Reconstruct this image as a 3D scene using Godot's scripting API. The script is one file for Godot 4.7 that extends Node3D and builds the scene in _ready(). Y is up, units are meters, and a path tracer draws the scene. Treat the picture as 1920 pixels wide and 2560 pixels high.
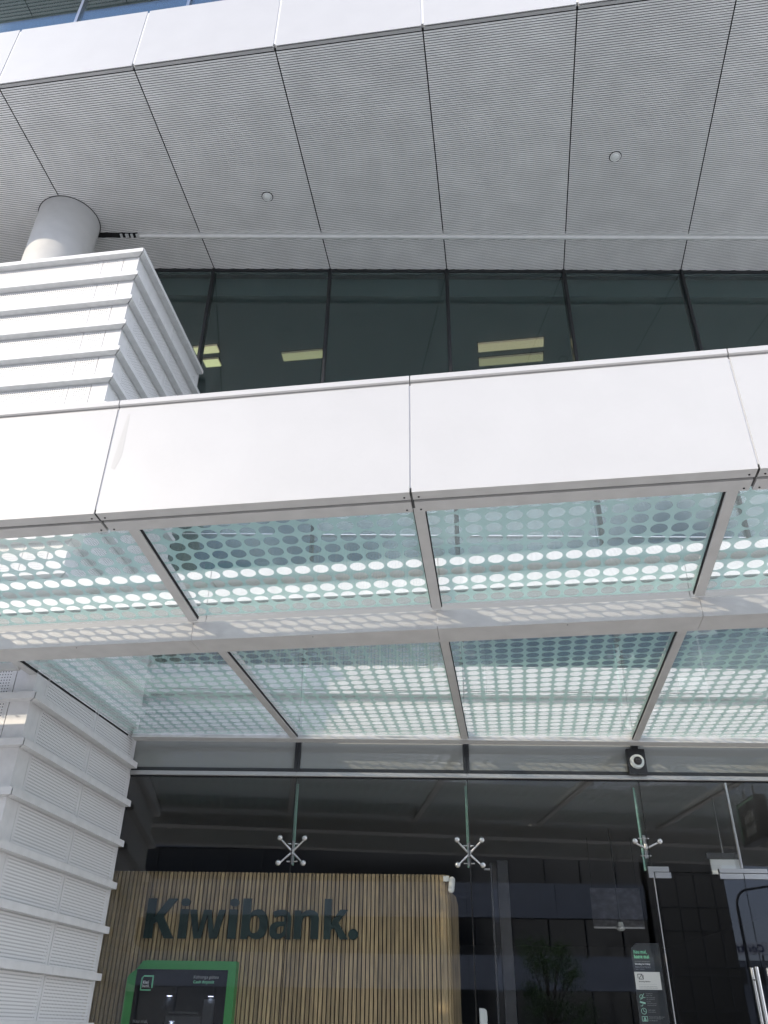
extends Node3D
# Street view up at an office building: shopfront, fritted glass canopy, slatted soffit.
# World: x along the shop glazing, z out to the street, y up. The overhangs, the canopy and the clad pier
# are turned B in plan; their nodes use (s, y, o): s along the fascia, o outwards.

const B := 0.1343
const BAY := 1.595
const S0 := 0.703
var rng := RandomNumberGenerator.new()
var M := {}
var used := {}

# ---------------------------------------------------------------- helpers
func lin(r: float, g: float, b: float, a := 1.0) -> Color:
	var c := Color(r, g, b).linear_to_srgb()
	c.a = a
	return c

func mat(called: String, c: Color, rough := 0.5, metal := 0.0) -> StandardMaterial3D:
	var m := StandardMaterial3D.new()
	m.resource_name = called
	m.albedo_color = c
	m.roughness = rough
	m.metallic = metal
	M[called] = m
	return m

func speckle(m: StandardMaterial3D, lo: float, hi: float, scale: Vector3, freq := 0.02, octaves := 4, seed_ := 1) -> void:
	var n := FastNoiseLite.new()
	n.seed = seed_
	n.frequency = freq
	n.fractal_octaves = octaves
	var t := NoiseTexture2D.new()
	t.width = 256
	t.height = 256
	t.seamless = true
	t.noise = n
	var g := Gradient.new()
	g.set_color(0, Color(lo, lo, lo))
	g.set_color(1, Color(hi, hi, hi))
	t.color_ramp = g
	m.albedo_texture = t
	m.uv1_triplanar = true
	m.uv1_world_triplanar = true
	m.uv1_scale = scale

func st_new() -> SurfaceTool:
	var st := SurfaceTool.new()
	st.begin(Mesh.PRIMITIVE_TRIANGLES)
	return st

func tri(st: SurfaceTool, a: Vector3, b: Vector3, c: Vector3, outward: Vector3) -> void:
	# clockwise front faces
	if (b - a).cross(c - a).dot(outward) > 0.0:
		var t := b
		b = c
		c = t
	st.set_smooth_group(-1)
	st.add_vertex(a)
	st.set_smooth_group(-1)
	st.add_vertex(b)
	st.set_smooth_group(-1)
	st.add_vertex(c)

func quad(st: SurfaceTool, a: Vector3, b: Vector3, c: Vector3, d: Vector3, outward: Vector3) -> void:
	tri(st, a, b, c, outward)
	tri(st, a, c, d, outward)

# eight corners: 0-3 round one end, 4-7 the matching ones of the other
func hexa(st: SurfaceTool, p: Array) -> void:
	var mid := Vector3.ZERO
	for v in p:
		mid += v / 8.0
	for f in [[0, 1, 2, 3], [4, 5, 6, 7], [0, 1, 5, 4], [1, 2, 6, 5], [2, 3, 7, 6], [3, 0, 4, 7]]:
		var a: Vector3 = p[f[0]]
		var b: Vector3 = p[f[1]]
		var c: Vector3 = p[f[2]]
		var d: Vector3 = p[f[3]]
		quad(st, a, b, c, d, (a + b + c + d) / 4.0 - mid)

func bx(st: SurfaceTool, x0: float, x1: float, y0: float, y1: float, z0: float, z1: float) -> void:
	hexa(st, [Vector3(x0, y0, z0), Vector3(x1, y0, z0), Vector3(x1, y1, z0), Vector3(x0, y1, z0), Vector3(x0, y0, z1), Vector3(x1, y0, z1), Vector3(x1, y1, z1), Vector3(x0, y1, z1)])

# a box with chamfered long edges (c), its length along x
func bar_x(st: SurfaceTool, x0: float, x1: float, y0: float, y1: float, z0: float, z1: float, c := 0.004) -> void:
	var ring := [Vector2(y0 + c, z0), Vector2(y1 - c, z0), Vector2(y1, z0 + c), Vector2(y1, z1 - c), Vector2(y1 - c, z1), Vector2(y0 + c, z1), Vector2(y0, z1 - c), Vector2(y0, z0 + c)]
	var mid := Vector2((y0 + y1) / 2, (z0 + z1) / 2)
	for i in 8:
		var a: Vector2 = ring[i]
		var b: Vector2 = ring[(i + 1) % 8]
		var o := (a + b) / 2 - mid
		quad(st, Vector3(x0, a.x, a.y), Vector3(x1, a.x, a.y), Vector3(x1, b.x, b.y), Vector3(x0, b.x, b.y), Vector3(0, o.x, o.y))
		tri(st, Vector3(x0, mid.x, mid.y), Vector3(x0, a.x, a.y), Vector3(x0, b.x, b.y), Vector3.LEFT)
		tri(st, Vector3(x1, mid.x, mid.y), Vector3(x1, a.x, a.y), Vector3(x1, b.x, b.y), Vector3.RIGHT)

func tube(st: SurfaceTool, a: Vector3, b: Vector3, r0: float, r1: float, sides := 12) -> void:
	var d := (b - a).normalized()
	var u := d.cross(Vector3.UP if absf(d.y) < 0.9 else Vector3.RIGHT).normalized()
	var v := d.cross(u)
	for i in sides:
		var t0 := TAU * i / sides
		var t1 := TAU * (i + 1) / sides
		var e0 := u * cos(t0) + v * sin(t0)
		var e1 := u * cos(t1) + v * sin(t1)
		quad(st, a + e0 * r0, a + e1 * r0, b + e1 * r1, b + e0 * r1, e0 + e1)
		tri(st, a, a + e0 * r0, a + e1 * r0, -d)
		tri(st, b, b + e0 * r1, b + e1 * r1, d)

func done(st: SurfaceTool) -> ArrayMesh:
	st.generate_normals()
	return st.commit()

func numbered(called: String) -> String:
	used[called] = used.get(called, -1) + 1
	return called if used[called] == 0 else "%s_%03d" % [called, used[called]]

func thing(called: String, label: String, category: String, at := Vector3.ZERO, turn := 0.0, group := "") -> Node3D:
	var o := Node3D.new()
	o.name = numbered(called)
	add_child(o)
	o.position = at
	o.rotation.y = turn
	o.set_meta("label", label)
	o.set_meta("category", category)
	if group:
		o.set_meta("group", group)
	return o

func part(parent: Node, called: String, mesh: Mesh, m: Material, turn := 0.0, at := Vector3.ZERO) -> MeshInstance3D:
	var o := MeshInstance3D.new()
	o.name = called
	o.mesh = mesh
	if m:
		o.material_override = m
	parent.add_child(o, true)
	o.position = at
	o.rotation.y = turn
	return o

func part_box(parent: Node, called: String, m: Material, x0: float, x1: float, y0: float, y1: float, z0: float, z1: float, turn := 0.0) -> MeshInstance3D:
	var st := st_new()
	bx(st, x0, x1, y0, y1, z0, z1)
	return part(parent, called, done(st), m, turn)

func structure(called: String, mesh: Mesh, m: Material) -> MeshInstance3D:
	var o := part(self, called, mesh, m)
	o.set_meta("kind", "structure")
	return o

func sphere(r: float, seg := 20, rings := 10) -> SphereMesh:
	var s := SphereMesh.new()
	s.radius = r
	s.height = 2 * r
	s.radial_segments = seg
	s.rings = rings
	return s

func cyl(r0: float, r1: float, h: float, seg := 24) -> CylinderMesh:
	var c := CylinderMesh.new()
	c.top_radius = r1
	c.bottom_radius = r0
	c.height = h
	c.radial_segments = seg
	return c

# lettering that fills the rectangle x0..x1, y0..y1 on the plane z
var fonts := {}
func lettering(parent: Node, called: String, words: String, m: Material, x0: float, x1: float, y0: float, y1: float, z: float, depth := 0.002, bold := true, slant := 0.0, mirrored := false) -> MeshInstance3D:
	var key := "%s %s" % [bold, slant]
	if not fonts.has(key):
		var f := SystemFont.new()
		f.font_names = PackedStringArray(["Droid Sans"])
		f.font_weight = 700 if bold else 400
		var v := FontVariation.new()
		v.base_font = f
		v.variation_transform = Transform2D(Vector2(1, 0), Vector2(slant, 1), Vector2.ZERO)
		fonts[key] = v
	var t := TextMesh.new()
	t.font = fonts[key]
	t.font_size = 48
	t.pixel_size = 0.01
	t.depth = 0.01
	t.text = words
	var box := t.get_aabb()
	var o := part(parent, called, t, m)
	var k := Vector3((x1 - x0) / box.size.x, (y1 - y0) / box.size.y, depth / maxf(box.size.z, 0.0001))
	o.scale = k
	o.position = Vector3(x0 - box.position.x * k.x, y0 - box.position.y * k.y, z - box.position.z * k.z)
	return o

func joint(k: int) -> float:
	return S0 + BAY * k

func local_world(s: float, o: float) -> Vector2:   # (s, o) -> (x, z)
	return Vector2(s * cos(B) - o * sin(B), s * sin(B) + o * cos(B))

func o_at_z(s: float, z: float) -> float:
	return (z - s * sin(B)) / cos(B)

# ---------------------------------------------------------------- materials
func make_materials() -> void:
	speckle(mat("white_panel", lin(0.465, 0.463, 0.457), 0.42), 0.978, 1.0, Vector3(0.7, 0.7, 0.7), 0.012, 5, 3)
	speckle(mat("white_metal", lin(0.74, 0.745, 0.74), 0.45), 0.94, 1.0, Vector3(1.3, 1.3, 1.3), 0.02, 4, 5)
	speckle(mat("canopy_metal", lin(0.57, 0.565, 0.55), 0.45), 0.94, 1.0, Vector3(1.1, 1.1, 1.1), 0.02, 4, 6)
	speckle(mat("slat_metal", lin(0.90, 0.90, 0.89), 0.45), 0.95, 1.0, Vector3(0.9, 0.9, 0.9), 0.02, 3, 7)
	for i in 4:
		var tone: float = [1.0, 0.965, 0.985, 0.94][i]
		speckle(mat("slat_metal_%d" % i, lin(0.92 * tone, 0.92 * tone, 0.91 * tone), 0.45), 0.93, 1.0, Vector3(0.5, 0.5, 0.5), 0.015, 5, 70 + i)
	speckle(mat("cladding", lin(0.70, 0.70, 0.695), 0.5), 0.93, 1.0, Vector3(1.5, 1.5, 1.5), 0.02, 5, 9)
	mat("stain", lin(0.43, 0.427, 0.415), 0.6)
	mat("gap_black", lin(0.012, 0.012, 0.013), 0.9)
	mat("gap_grey", lin(0.10, 0.10, 0.10), 0.8)
	mat("joint_grey", lin(0.72, 0.72, 0.72), 0.7)
	mat("galvanised", lin(0.22, 0.23, 0.23), 0.5)
	mat("frame_black", lin(0.02, 0.022, 0.024), 0.38)
	mat("track_grey", lin(0.62, 0.63, 0.62), 0.5)
	mat("steel", lin(0.56, 0.56, 0.55), 0.28, 1.0)
	mat("transom_metal", lin(0.42, 0.42, 0.41), 0.4, 0.6)
	speckle(mat("column_paint", lin(0.62, 0.62, 0.61), 0.6), 0.96, 1.0, Vector3(1, 1, 1), 0.02, 5, 11)
	var g := mat("glass", Color(1, 1, 1, 0.0), 0.0)
	g.transparency = BaseMaterial3D.TRANSPARENCY_ALPHA
	g.metallic_specular = 0.5
	var tg := mat("tinted_glass", lin(0.70, 0.82, 0.815, 0.0), 0.0)
	tg.transparency = BaseMaterial3D.TRANSPARENCY_ALPHA
	tg.refraction_enabled = true
	tg.refraction_scale = 0.05
	tg.metallic_specular = 0.707
	var fe := mat("glass_edge", lin(0.45, 0.72, 0.62), 0.15)
	fe.backlight_enabled = true
	fe.backlight = Color(0.5, 0.8, 0.7)
	var sp := mat("spandrel_glass", lin(0.23, 0.24, 0.225), 0.06)
	sp.metallic_specular = 0.6
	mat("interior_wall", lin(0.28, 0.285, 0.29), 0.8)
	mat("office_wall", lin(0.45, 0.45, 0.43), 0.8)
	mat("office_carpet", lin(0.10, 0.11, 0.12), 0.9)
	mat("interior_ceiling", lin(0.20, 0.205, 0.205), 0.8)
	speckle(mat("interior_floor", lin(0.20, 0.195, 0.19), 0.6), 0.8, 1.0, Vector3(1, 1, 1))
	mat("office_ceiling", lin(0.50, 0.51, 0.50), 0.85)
	mat("sign_green_black", lin(0.008, 0.028, 0.024), 0.45)
	var gr := mat("machine_green", lin(0.05, 0.30, 0.075), 0.45)
	speckle(gr, 0.88, 1.0, Vector3(6, 6, 6), 0.05, 3, 21)
	mat("machine_black", lin(0.004, 0.005, 0.006), 0.25)
	mat("machine_grey", lin(0.03, 0.034, 0.036), 0.4)
	mat("print_white", lin(0.55, 0.57, 0.56), 0.6)
	mat("print_grey", lin(0.20, 0.21, 0.21), 0.6)
	mat("print_green", lin(0.16, 0.50, 0.30), 0.6)
	mat("print_pale_green", lin(0.30, 0.55, 0.42), 0.6)
	mat("notice_paper", lin(0.50, 0.50, 0.46), 0.7)
	mat("decal_black", lin(0.010, 0.014, 0.016), 0.5)
	mat("white_plastic", lin(0.62, 0.66, 0.64), 0.45)
	mat("black_plastic", lin(0.012, 0.012, 0.013), 0.35)
	mat("smoked_lens", lin(0.02, 0.02, 0.022), 0.06)
	var lens := mat("downlight_lens", lin(0.80, 0.82, 0.81), 0.15)
	lens.clearcoat_enabled = true
	lens.clearcoat = 0.6
	var lp := mat("lamp_panel", lin(0.7, 0.69, 0.62), 0.5)
	lp.emission_enabled = true
	lp.emission = Color(1.0, 0.80, 0.66)
	lp.emission_energy_multiplier = 0.24
	var lp2 := mat("dim_lamp_and_ghost", lin(0.8, 0.78, 0.6), 0.5)  # shared by a dim panel and the glowing copies for glass ghosts
	lp2.emission_enabled = true
	lp2.emission = Color(1.0, 0.80, 0.66)
	lp2.emission_energy_multiplier = 0.11
	var ml := mat("machine_lamp", Color(0.9, 0.9, 1.0), 0.4)
	ml.emission_enabled = true
	ml.emission = Color(0.85, 0.88, 1.0)
	ml.emission_energy_multiplier = 1.2
	# timber in a few tones
	for i in 6:
		var tone: float = [1.0, 0.88, 1.1, 0.78, 0.94, 1.18][i]
		var w := mat("timber_%d" % i, lin(0.48 * tone, 0.365 * tone, 0.19 * tone), 0.5)
		speckle(w, 0.70, 1.0, Vector3(5.0, 0.28, 5.0), 0.03, 5, 40 + i)
		w.uv1_offset = Vector3(0.13 * i, 0.37 * i, 0.2 * i)
	# perforated sheet: real holes
	var im := Image.create(48, 48, false, Image.FORMAT_RGBA8)
	for y in 48:
		for x in 48:
			var d := Vector2(x - 23.5, y - 23.5).length() / 48.0
			im.set_pixel(x, y, Color(1, 1, 1, 0.0 if d < 0.205 else 1.0))
	var pf := mat("perforated_sheet", lin(0.70, 0.70, 0.695), 0.5)
	pf.albedo_texture = ImageTexture.create_from_image(im)
	pf.transparency = BaseMaterial3D.TRANSPARENCY_ALPHA_SCISSOR
	pf.alpha_scissor_threshold = 0.5
	# ceramic print on the canopy glass: pale ground, clear dots ruled with fine lines
	var fi := Image.create(128, 128, false, Image.FORMAT_RGBA8)
	for y in 128:
		for x in 128:
			var d := Vector2(x - 63.5, y - 63.5).length() / 128.0
			var a := 0.90
			if d < 0.418:
				a = 0.40 if (x / 4) % 2 == 0 else 0.06
			fi.set_pixel(x, y, Color(1, 1, 1, a))
	var fr := mat("frit", lin(0.44, 0.55, 0.51), 0.55)
	fr.albedo_texture = ImageTexture.create_from_image(fi)
	fr.transparency = BaseMaterial3D.TRANSPARENCY_ALPHA
	fr.backlight_enabled = true
	fr.backlight = Color(0.9, 1.0, 0.97)
	# street
	speckle(mat("paving", lin(0.55, 0.52, 0.47), 0.8), 0.85, 1.0, Vector3(0.4, 0.4, 0.4), 0.03, 5, 61)
	speckle(mat("asphalt", lin(0.19, 0.185, 0.175), 0.85), 0.8, 1.0, Vector3(0.8, 0.8, 0.8), 0.06, 5, 62)
	speckle(mat("kerb_stone", lin(0.40, 0.40, 0.38), 0.8), 0.85, 1.0, Vector3(1, 1, 1))
	mat("road_paint", lin(0.75, 0.75, 0.72), 0.7)
	speckle(mat("far_concrete", lin(0.20, 0.22, 0.26), 0.8), 0.9, 1.0, Vector3(0.2, 0.2, 0.2))
	mat("far_glass", lin(0.012, 0.014, 0.018), 0.08)
	mat("far_black", lin(0.006, 0.007, 0.009), 0.2)
	mat("far_mullion", lin(0.035, 0.038, 0.042), 0.5)
	speckle(mat("bark", lin(0.07, 0.055, 0.04), 0.9), 0.6, 1.0, Vector3(2, 2, 2))
	var lf := mat("leaf", lin(0.035, 0.06, 0.022), 0.6)
	lf.backlight_enabled = true
	lf.backlight = Color(0.2, 0.35, 0.1)
	mat("far_sign_white", lin(0.55, 0.57, 0.62), 0.6)
	mat("far_sign_blue", lin(0.02, 0.03, 0.10), 0.6)
	mat("lamp_post_metal", lin(0.05, 0.055, 0.06), 0.5, 0.4)

# ---------------------------------------------------------------- camera, sky, sun
func make_view() -> void:
	var cam := Camera3D.new()
	cam.name = "camera"
	add_child(cam)
	cam.fov = rad_to_deg(2.0 * atan(1280.0 / 2085.0))
	cam.near = 0.05
	cam.far = 400.0
	var p := deg_to_rad(32.09)
	var r := deg_to_rad(0.815)
	var ya := deg_to_rad(0.805)
	var right := Vector3(1, 0, 0)
	var up := Vector3(0, cos(p), sin(p))
	var back := Vector3(0, -sin(p), cos(p))
	var r2 := right * cos(r) + up * sin(r)
	var u2 := up * cos(r) - right * sin(r)
	var turn := Basis(Vector3.UP, ya)
	cam.transform = Transform3D(Basis(turn * r2, turn * u2, turn * back), Vector3(0, 1.5, 8.0))
	cam.current = true

	var env := Environment.new()
	env.background_mode = Environment.BG_SKY
	var sky := Sky.new()
	var sm := ProceduralSkyMaterial.new()
	sm.sky_top_color = Color(0.46, 0.55, 0.73)
	sm.sky_horizon_color = Color(0.56, 0.59, 0.62)
	sm.sky_curve = 0.16
	sm.ground_bottom_color = Color(0.30, 0.30, 0.29)
	sm.ground_horizon_color = Color(0.55, 0.57, 0.58)
	sm.sky_energy_multiplier = 1.2
	sm.sun_angle_max = 12.0
	var n := FastNoiseLite.new()
	n.seed = 318  # cloud layout picked so unseen clouds on the right lift the shaded pier side
	n.frequency = 1.6
	n.fractal_octaves = 5
	var im := Image.create(512, 256, false, Image.FORMAT_RGBA8)
	for y in 256:
		var el := PI * (0.5 - (y + 0.5) / 256.0)
		for x in 512:
			var a := TAU * (x + 0.5) / 512.0
			var d := Vector3(cos(el) * sin(a), sin(el) * 1.8, -cos(el) * cos(a))
			var v := clampf((n.get_noise_3dv(d) + 0.085) * 2.4, 0.0, 1.0)
			im.set_pixel(x, y, Color(1, 1, 1, v * v * (3 - 2 * v)))
	sm.sky_cover = ImageTexture.create_from_image(im)
	sm.sky_cover_modulate = Color(1.32, 1.32, 1.32, 1.0)
	sky.sky_material = sm
	env.sky = sky
	env.tonemap_mode = Environment.TONE_MAPPER_LINEAR
	env.tonemap_exposure = 1.55
	env.sdfgi_enabled = true
	env.ssao_enabled = true
	env.ssil_enabled = true
	var we := WorldEnvironment.new()
	we.name = "world_environment"
	we.environment = env
	add_child(we)

	var sun := DirectionalLight3D.new()
	sun.name = "sun"
	add_child(sun)
	var el := deg_to_rad(22.3)
	var az := deg_to_rad(40.5)
	var ts := -sin(az) * cos(el)
	var to := cos(az) * cos(el)
	var h := local_world(ts, to)
	var towards := Vector3(h.x, sin(el), h.y)
	sun.look_at_from_position(towards * 50.0, Vector3.ZERO, Vector3.UP)
	sun.light_energy = 0.72
	sun.light_color = Color(1.0, 0.94, 0.845)
	sun.light_angular_distance = 0.5
	sun.shadow_enabled = true

# ---------------------------------------------------------------- ground
func make_ground() -> void:
	var st := st_new()
	bx(st, -200, 200, -0.5, -0.15, -150, 200)
	structure("ground", done(st), M.paving)
	st = st_new()
	bx(st, -200, 200, -0.146, 0.0, -0.9, 12.5)
	structure("pavement", done(st), M.paving)
	st = st_new()
	bx(st, -200, 200, -0.146, -0.12, 12.68, 26.0)
	structure("road", done(st), M.asphalt)
	st = st_new()
	bx(st, -200, 200, -0.146, 0.004, 12.5, 12.68)
	structure("kerb", done(st), M.kerb_stone)
	st = st_new()
	bx(st, -200, 200, -0.146, 0.0, 26.0, 60.0)
	structure("far_pavement", done(st), M.paving)
	st = st_new()
	for i in 24:
		bx(st, -60 + i * 5.0, -57.6 + i * 5.0, -0.116, -0.112, 19.2, 19.32)
	structure("road_marking", done(st), M.road_paint)

# ---------------------------------------------------------------- the office building
func slat_run(st: SurfaceTool, a: float, b: float, y: float, o_front: float, o_back: float, clip_glass: bool, pitch := 0.0272, width := 0.0196) -> void:
	var o := o_front - 0.012
	while o > o_back:
		var s0 := a
		if clip_glass:
			s0 = maxf(a, -(o - width) / tan(B))
		if s0 < b - 0.004:
			bx(st, s0, b, y, y + 0.004, o - width, o)
		o -= pitch

func make_building() -> Node3D:
	var t := thing("office_building", "white and dark glass office building with slatted overhang above the shop", "building")
	# --- slatted soffit under the first overhang
	var Y := 10.467
	for k in range(-5, 4):
		var a := joint(k) + 0.007
		var b := joint(k + 1) - 0.007
		var back := minf(o_at_z(a, 0.0), o_at_z(b, 0.0))
		var st := st_new()
		bx(st, a - 0.007, b + 0.007, Y + 0.05, Y + 0.07, back, 3.186)
		var pnl := part(t, "soffit_panel", done(st), M.gap_black, -B)
		st = st_new()
		slat_run(st, a, b, Y, 3.186, back, true)
		var sl := part(pnl, "slats", done(st), M["slat_metal_%d" % ((k * 3 + 20) % 4)])
		sl.set_meta("kind", "stuff")
		st = st_new()
		bx(st, a + 0.005, b - 0.005, Y - 0.003, Y + 0.05, 3.189, 3.222)
		bx(st, a + 0.006, b - 0.006, Y, Y + 1.123, 3.232, 3.24)
		part(t, "fascia_panel", done(st), M.white_panel, -B)
	part_box(t, "fascia_backing", M.joint_grey, joint(-5), joint(4), Y + 0.05, Y + 1.1, 3.19, 3.2315, -B)
	# tube light track parallel to the glass
	var st2 := st_new()
	for x in [[-3.42, 7.0]]:
		bx(st2, x[0], x[1], Y - 0.010, Y + 0.045, 0.540, 0.562)
		bx(st2, x[0], x[1], Y - 0.010, Y + 0.045, 0.612, 0.632)
	part(t, "light_track", done(st2), M.track_grey)
	st2 = st_new()
	tube(st2, Vector3(-3.40, Y - 0.016, 0.588), Vector3(7.0, Y - 0.016, 0.588), 0.024, 0.024, 16)
	part(t, "tube_cover", done(st2), M.slat_metal)
	part_box(t, "track_recess", M.gap_black, -4.0, -3.42, Y - 0.002, Y + 0.04, 0.545, 0.628)
	for i in 4:
		var hx := -3.66 + i * 0.07
		st2 = st_new()
		bx(st2, hx, hx + 0.028 + 0.012 * (i % 2), Y - 0.02, Y + 0.0, 0.552 + 0.01 * (i % 2), 0.612)
		bx(st2, hx + 0.004, hx + 0.012, Y - 0.03, Y - 0.02, 0.56, 0.60)
		part(t, "track_bracket", done(st2), M.white_metal)
	# --- tall glazing behind the overhang
	for k in range(-5, 5):
		var x := 0.705 + 1.61 * k
		var st := st_new()
		bx(st, x - 0.022, x + 0.022, 4.66, 10.466, -0.10, 0.028)
		var ml := part(t, "mullion", done(st), M.frame_black)
		st = st_new()
		bx(st, x - 0.012, x + 0.012, 4.66, 10.42, 0.028, 0.036)
		part(ml, "cover_strip", done(st), M.frame_black)
		if k == 4:
			continue
		for zz in [[-0.01373, 0.0], [-0.04118, -0.02745]]:
			st = st_new()
			bx(st, x + 0.024, x + 1.61 - 0.024, 4.66, 10.41, zz[0], zz[1])
			part(t, "window_pane", done(st), M.tinted_glass)
		st = st_new()
		bx(st, x + 0.024, x + 1.61 - 0.024, 6.21, 6.22, -0.08, 0.004)
		part(t, "transom", done(st), M.steel)
		st = st_new()
		bx(st, x + 0.024, x + 1.61 - 0.024, 10.412, 10.463, -0.08, 0.02)
		part(t, "window_head", done(st), M.frame_black)
		# white upstand below the glass
		st = st_new()
		bx(st, x + 0.003, x + 1.607, 4.40, 4.655, -0.02, 0.05)
		bx(st, x + 0.003, x + 1.607, 4.36, 4.39, -0.02, 0.05)
		bx(st, x + 0.003, x + 1.607, 3.955, 4.20, -0.02, 0.05)
		part(t, "upstand_panel", done(st), M.white_metal)
	part_box(t, "upstand_backing", M.joint_grey, -7.4, 7.2, 3.95, 4.64, -0.12, -0.03)
	# office room behind the tall glazing
	part_box(t, "office_floor", M.office_carpet, -9.0, 9.0, 4.2, 4.6, -8.0, -0.13)
	part_box(t, "office_ceiling", M.office_ceiling, -9.0, 9.0, 10.12, 10.45, -8.0, -0.16)
	part_box(t, "office_back_wall", M.office_wall, -9.0, 9.0, 4.61, 10.11, -8.0, -7.8)
	part_box(t, "office_side_wall", M.office_wall, -9.0, -8.8, 4.61, 10.11, -7.79, -0.13)
	part_box(t, "office_side_wall", M.office_wall, 8.8, 9.0, 4.61, 10.11, -7.79, -0.13)
	part_box(t, "office_end_wall", M.white_panel, -9.0, -7.40, 4.61, 10.45, -0.12, 0.0)
	part_box(t, "office_end_wall", M.white_panel, 7.20, 9.0, 4.61, 10.45, -0.12, 0.0)
	part_box(t, "soffit_closer", M.gap_black, -9.0, 9.0, 10.4665, 10.62, -0.30, -0.085)
	part_box(t, "roof_slab", M.interior_wall, -9.0, 9.0, 10.56, 11.3, -8.0, -0.75)
	# --- floor above: set back glass behind the fascia, one more overhang
	part_box(t, "balcony_floor", M.white_panel, joint(-5), joint(4), 11.30, 11.36, 2.3, 3.18, -B)
	for k in range(-5, 4):
		var a := joint(k)
		var st := st_new()
		bx(st, a - 0.02, a + 0.02, 11.37, 15.26, 2.42, 2.53)
		part(t, "upper_mullion", done(st), M.steel, -B)
		for zz in [[2.485, 2.496], [2.46, 2.471]]:
			st = st_new()
			bx(st, a + 0.022, a + BAY - 0.022, 11.37, 15.26, zz[0], zz[1])
			part(t, "upper_window_pane", done(st), M.tinted_glass, -B)
		st = st_new()
		bx(st, a, a + BAY, 15.34, 15.36, 2.40, 3.3)
		var pnl := part(t, "upper_soffit_panel", done(st), M.gap_black, -B)
		st = st_new()
		slat_run(st, a + 0.009, a + BAY - 0.009, 15.28, 3.3, 2.40, false, 0.05, 0.034)
		part(pnl, "slats", done(st), M.slat_metal).set_meta("kind", "stuff")
		st = st_new()
		bx(st, a + 0.003, a + BAY - 0.003, 15.28, 16.4, 3.31, 3.33)
		part(t, "upper_fascia_panel", done(st), M.white_panel, -B)
	part_box(t, "upper_back_wall", M.interior_wall, joint(-5), joint(4), 11.37, 15.3, 0.4, 0.6, -B)
	part_box(t, "upper_ceiling", M.interior_wall, joint(-5), joint(4), 15.27, 15.32, 0.6, 2.39, -B)
	part_box(t, "upper_roof", M.interior_wall, joint(-5), joint(4), 15.37, 16.3, 0.4, 3.30, -B)
	# --- shop room
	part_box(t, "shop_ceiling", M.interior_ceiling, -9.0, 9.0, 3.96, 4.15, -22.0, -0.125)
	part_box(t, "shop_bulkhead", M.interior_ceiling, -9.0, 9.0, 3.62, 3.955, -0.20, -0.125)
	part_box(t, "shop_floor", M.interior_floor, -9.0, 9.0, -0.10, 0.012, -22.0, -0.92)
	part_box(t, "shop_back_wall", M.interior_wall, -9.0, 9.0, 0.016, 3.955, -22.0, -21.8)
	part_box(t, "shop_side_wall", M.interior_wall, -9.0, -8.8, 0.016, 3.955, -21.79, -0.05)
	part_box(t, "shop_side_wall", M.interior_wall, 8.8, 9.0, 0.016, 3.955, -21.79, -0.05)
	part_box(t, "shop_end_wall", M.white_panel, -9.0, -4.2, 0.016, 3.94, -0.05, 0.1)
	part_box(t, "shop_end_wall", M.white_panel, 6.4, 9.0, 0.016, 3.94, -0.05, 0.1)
	return t

# ---------------------------------------------------------------- canopy
func front_y(o: float) -> float:
	return 3.775 + 0.0765 * (o - 3.15)

func rear_y(o: float) -> float:
	return 3.81 - 0.023 * (o - 2.5)

func pane_pair(t: Node, s0: float, s1: float, oa0: float, oa1: float, ob: float, is_front: bool, s_ref: float) -> void:
	# inner edge oa0 at s0, oa1 at s1; outer edge ob
	var f := func(s: float, o: float, up: float) -> Vector3:
		return Vector3(s, (front_y(o) if is_front else rear_y(o)) + up, o)
	var st := st_new()
	hexa(st, [f.call(s0, oa0, 0.022), f.call(s1, oa1, 0.022), f.call(s1, ob, 0.022), f.call(s0, ob, 0.022), f.call(s0, oa0, 0.034), f.call(s1, oa1, 0.034), f.call(s1, ob, 0.034), f.call(s0, ob, 0.034)])
	var pane := part(t, "glass_pane", done(st), M.glass)
	st = st_new()
	var base := 3.216 if is_front else 0.274
	var pv := 0.1050 if is_front else 0.1096
	var corners := [Vector2(s0, oa0), Vector2(s1, oa1), Vector2(s1, ob), Vector2(s0, ob)]
	for i in [0, 1, 2, 0, 2, 3]:   # clockwise seen from above
		var c: Vector2 = corners[i]
		st.set_normal(Vector3.UP)
		st.set_uv(Vector2((c.x - s_ref - 0.0538) / 0.1115 + 0.5, (c.y - base) / pv + 0.5))
		st.add_vertex(f.call(c.x, c.y, 0.038))
	part(pane, "dot_print", st.commit(), M.frit)

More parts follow.
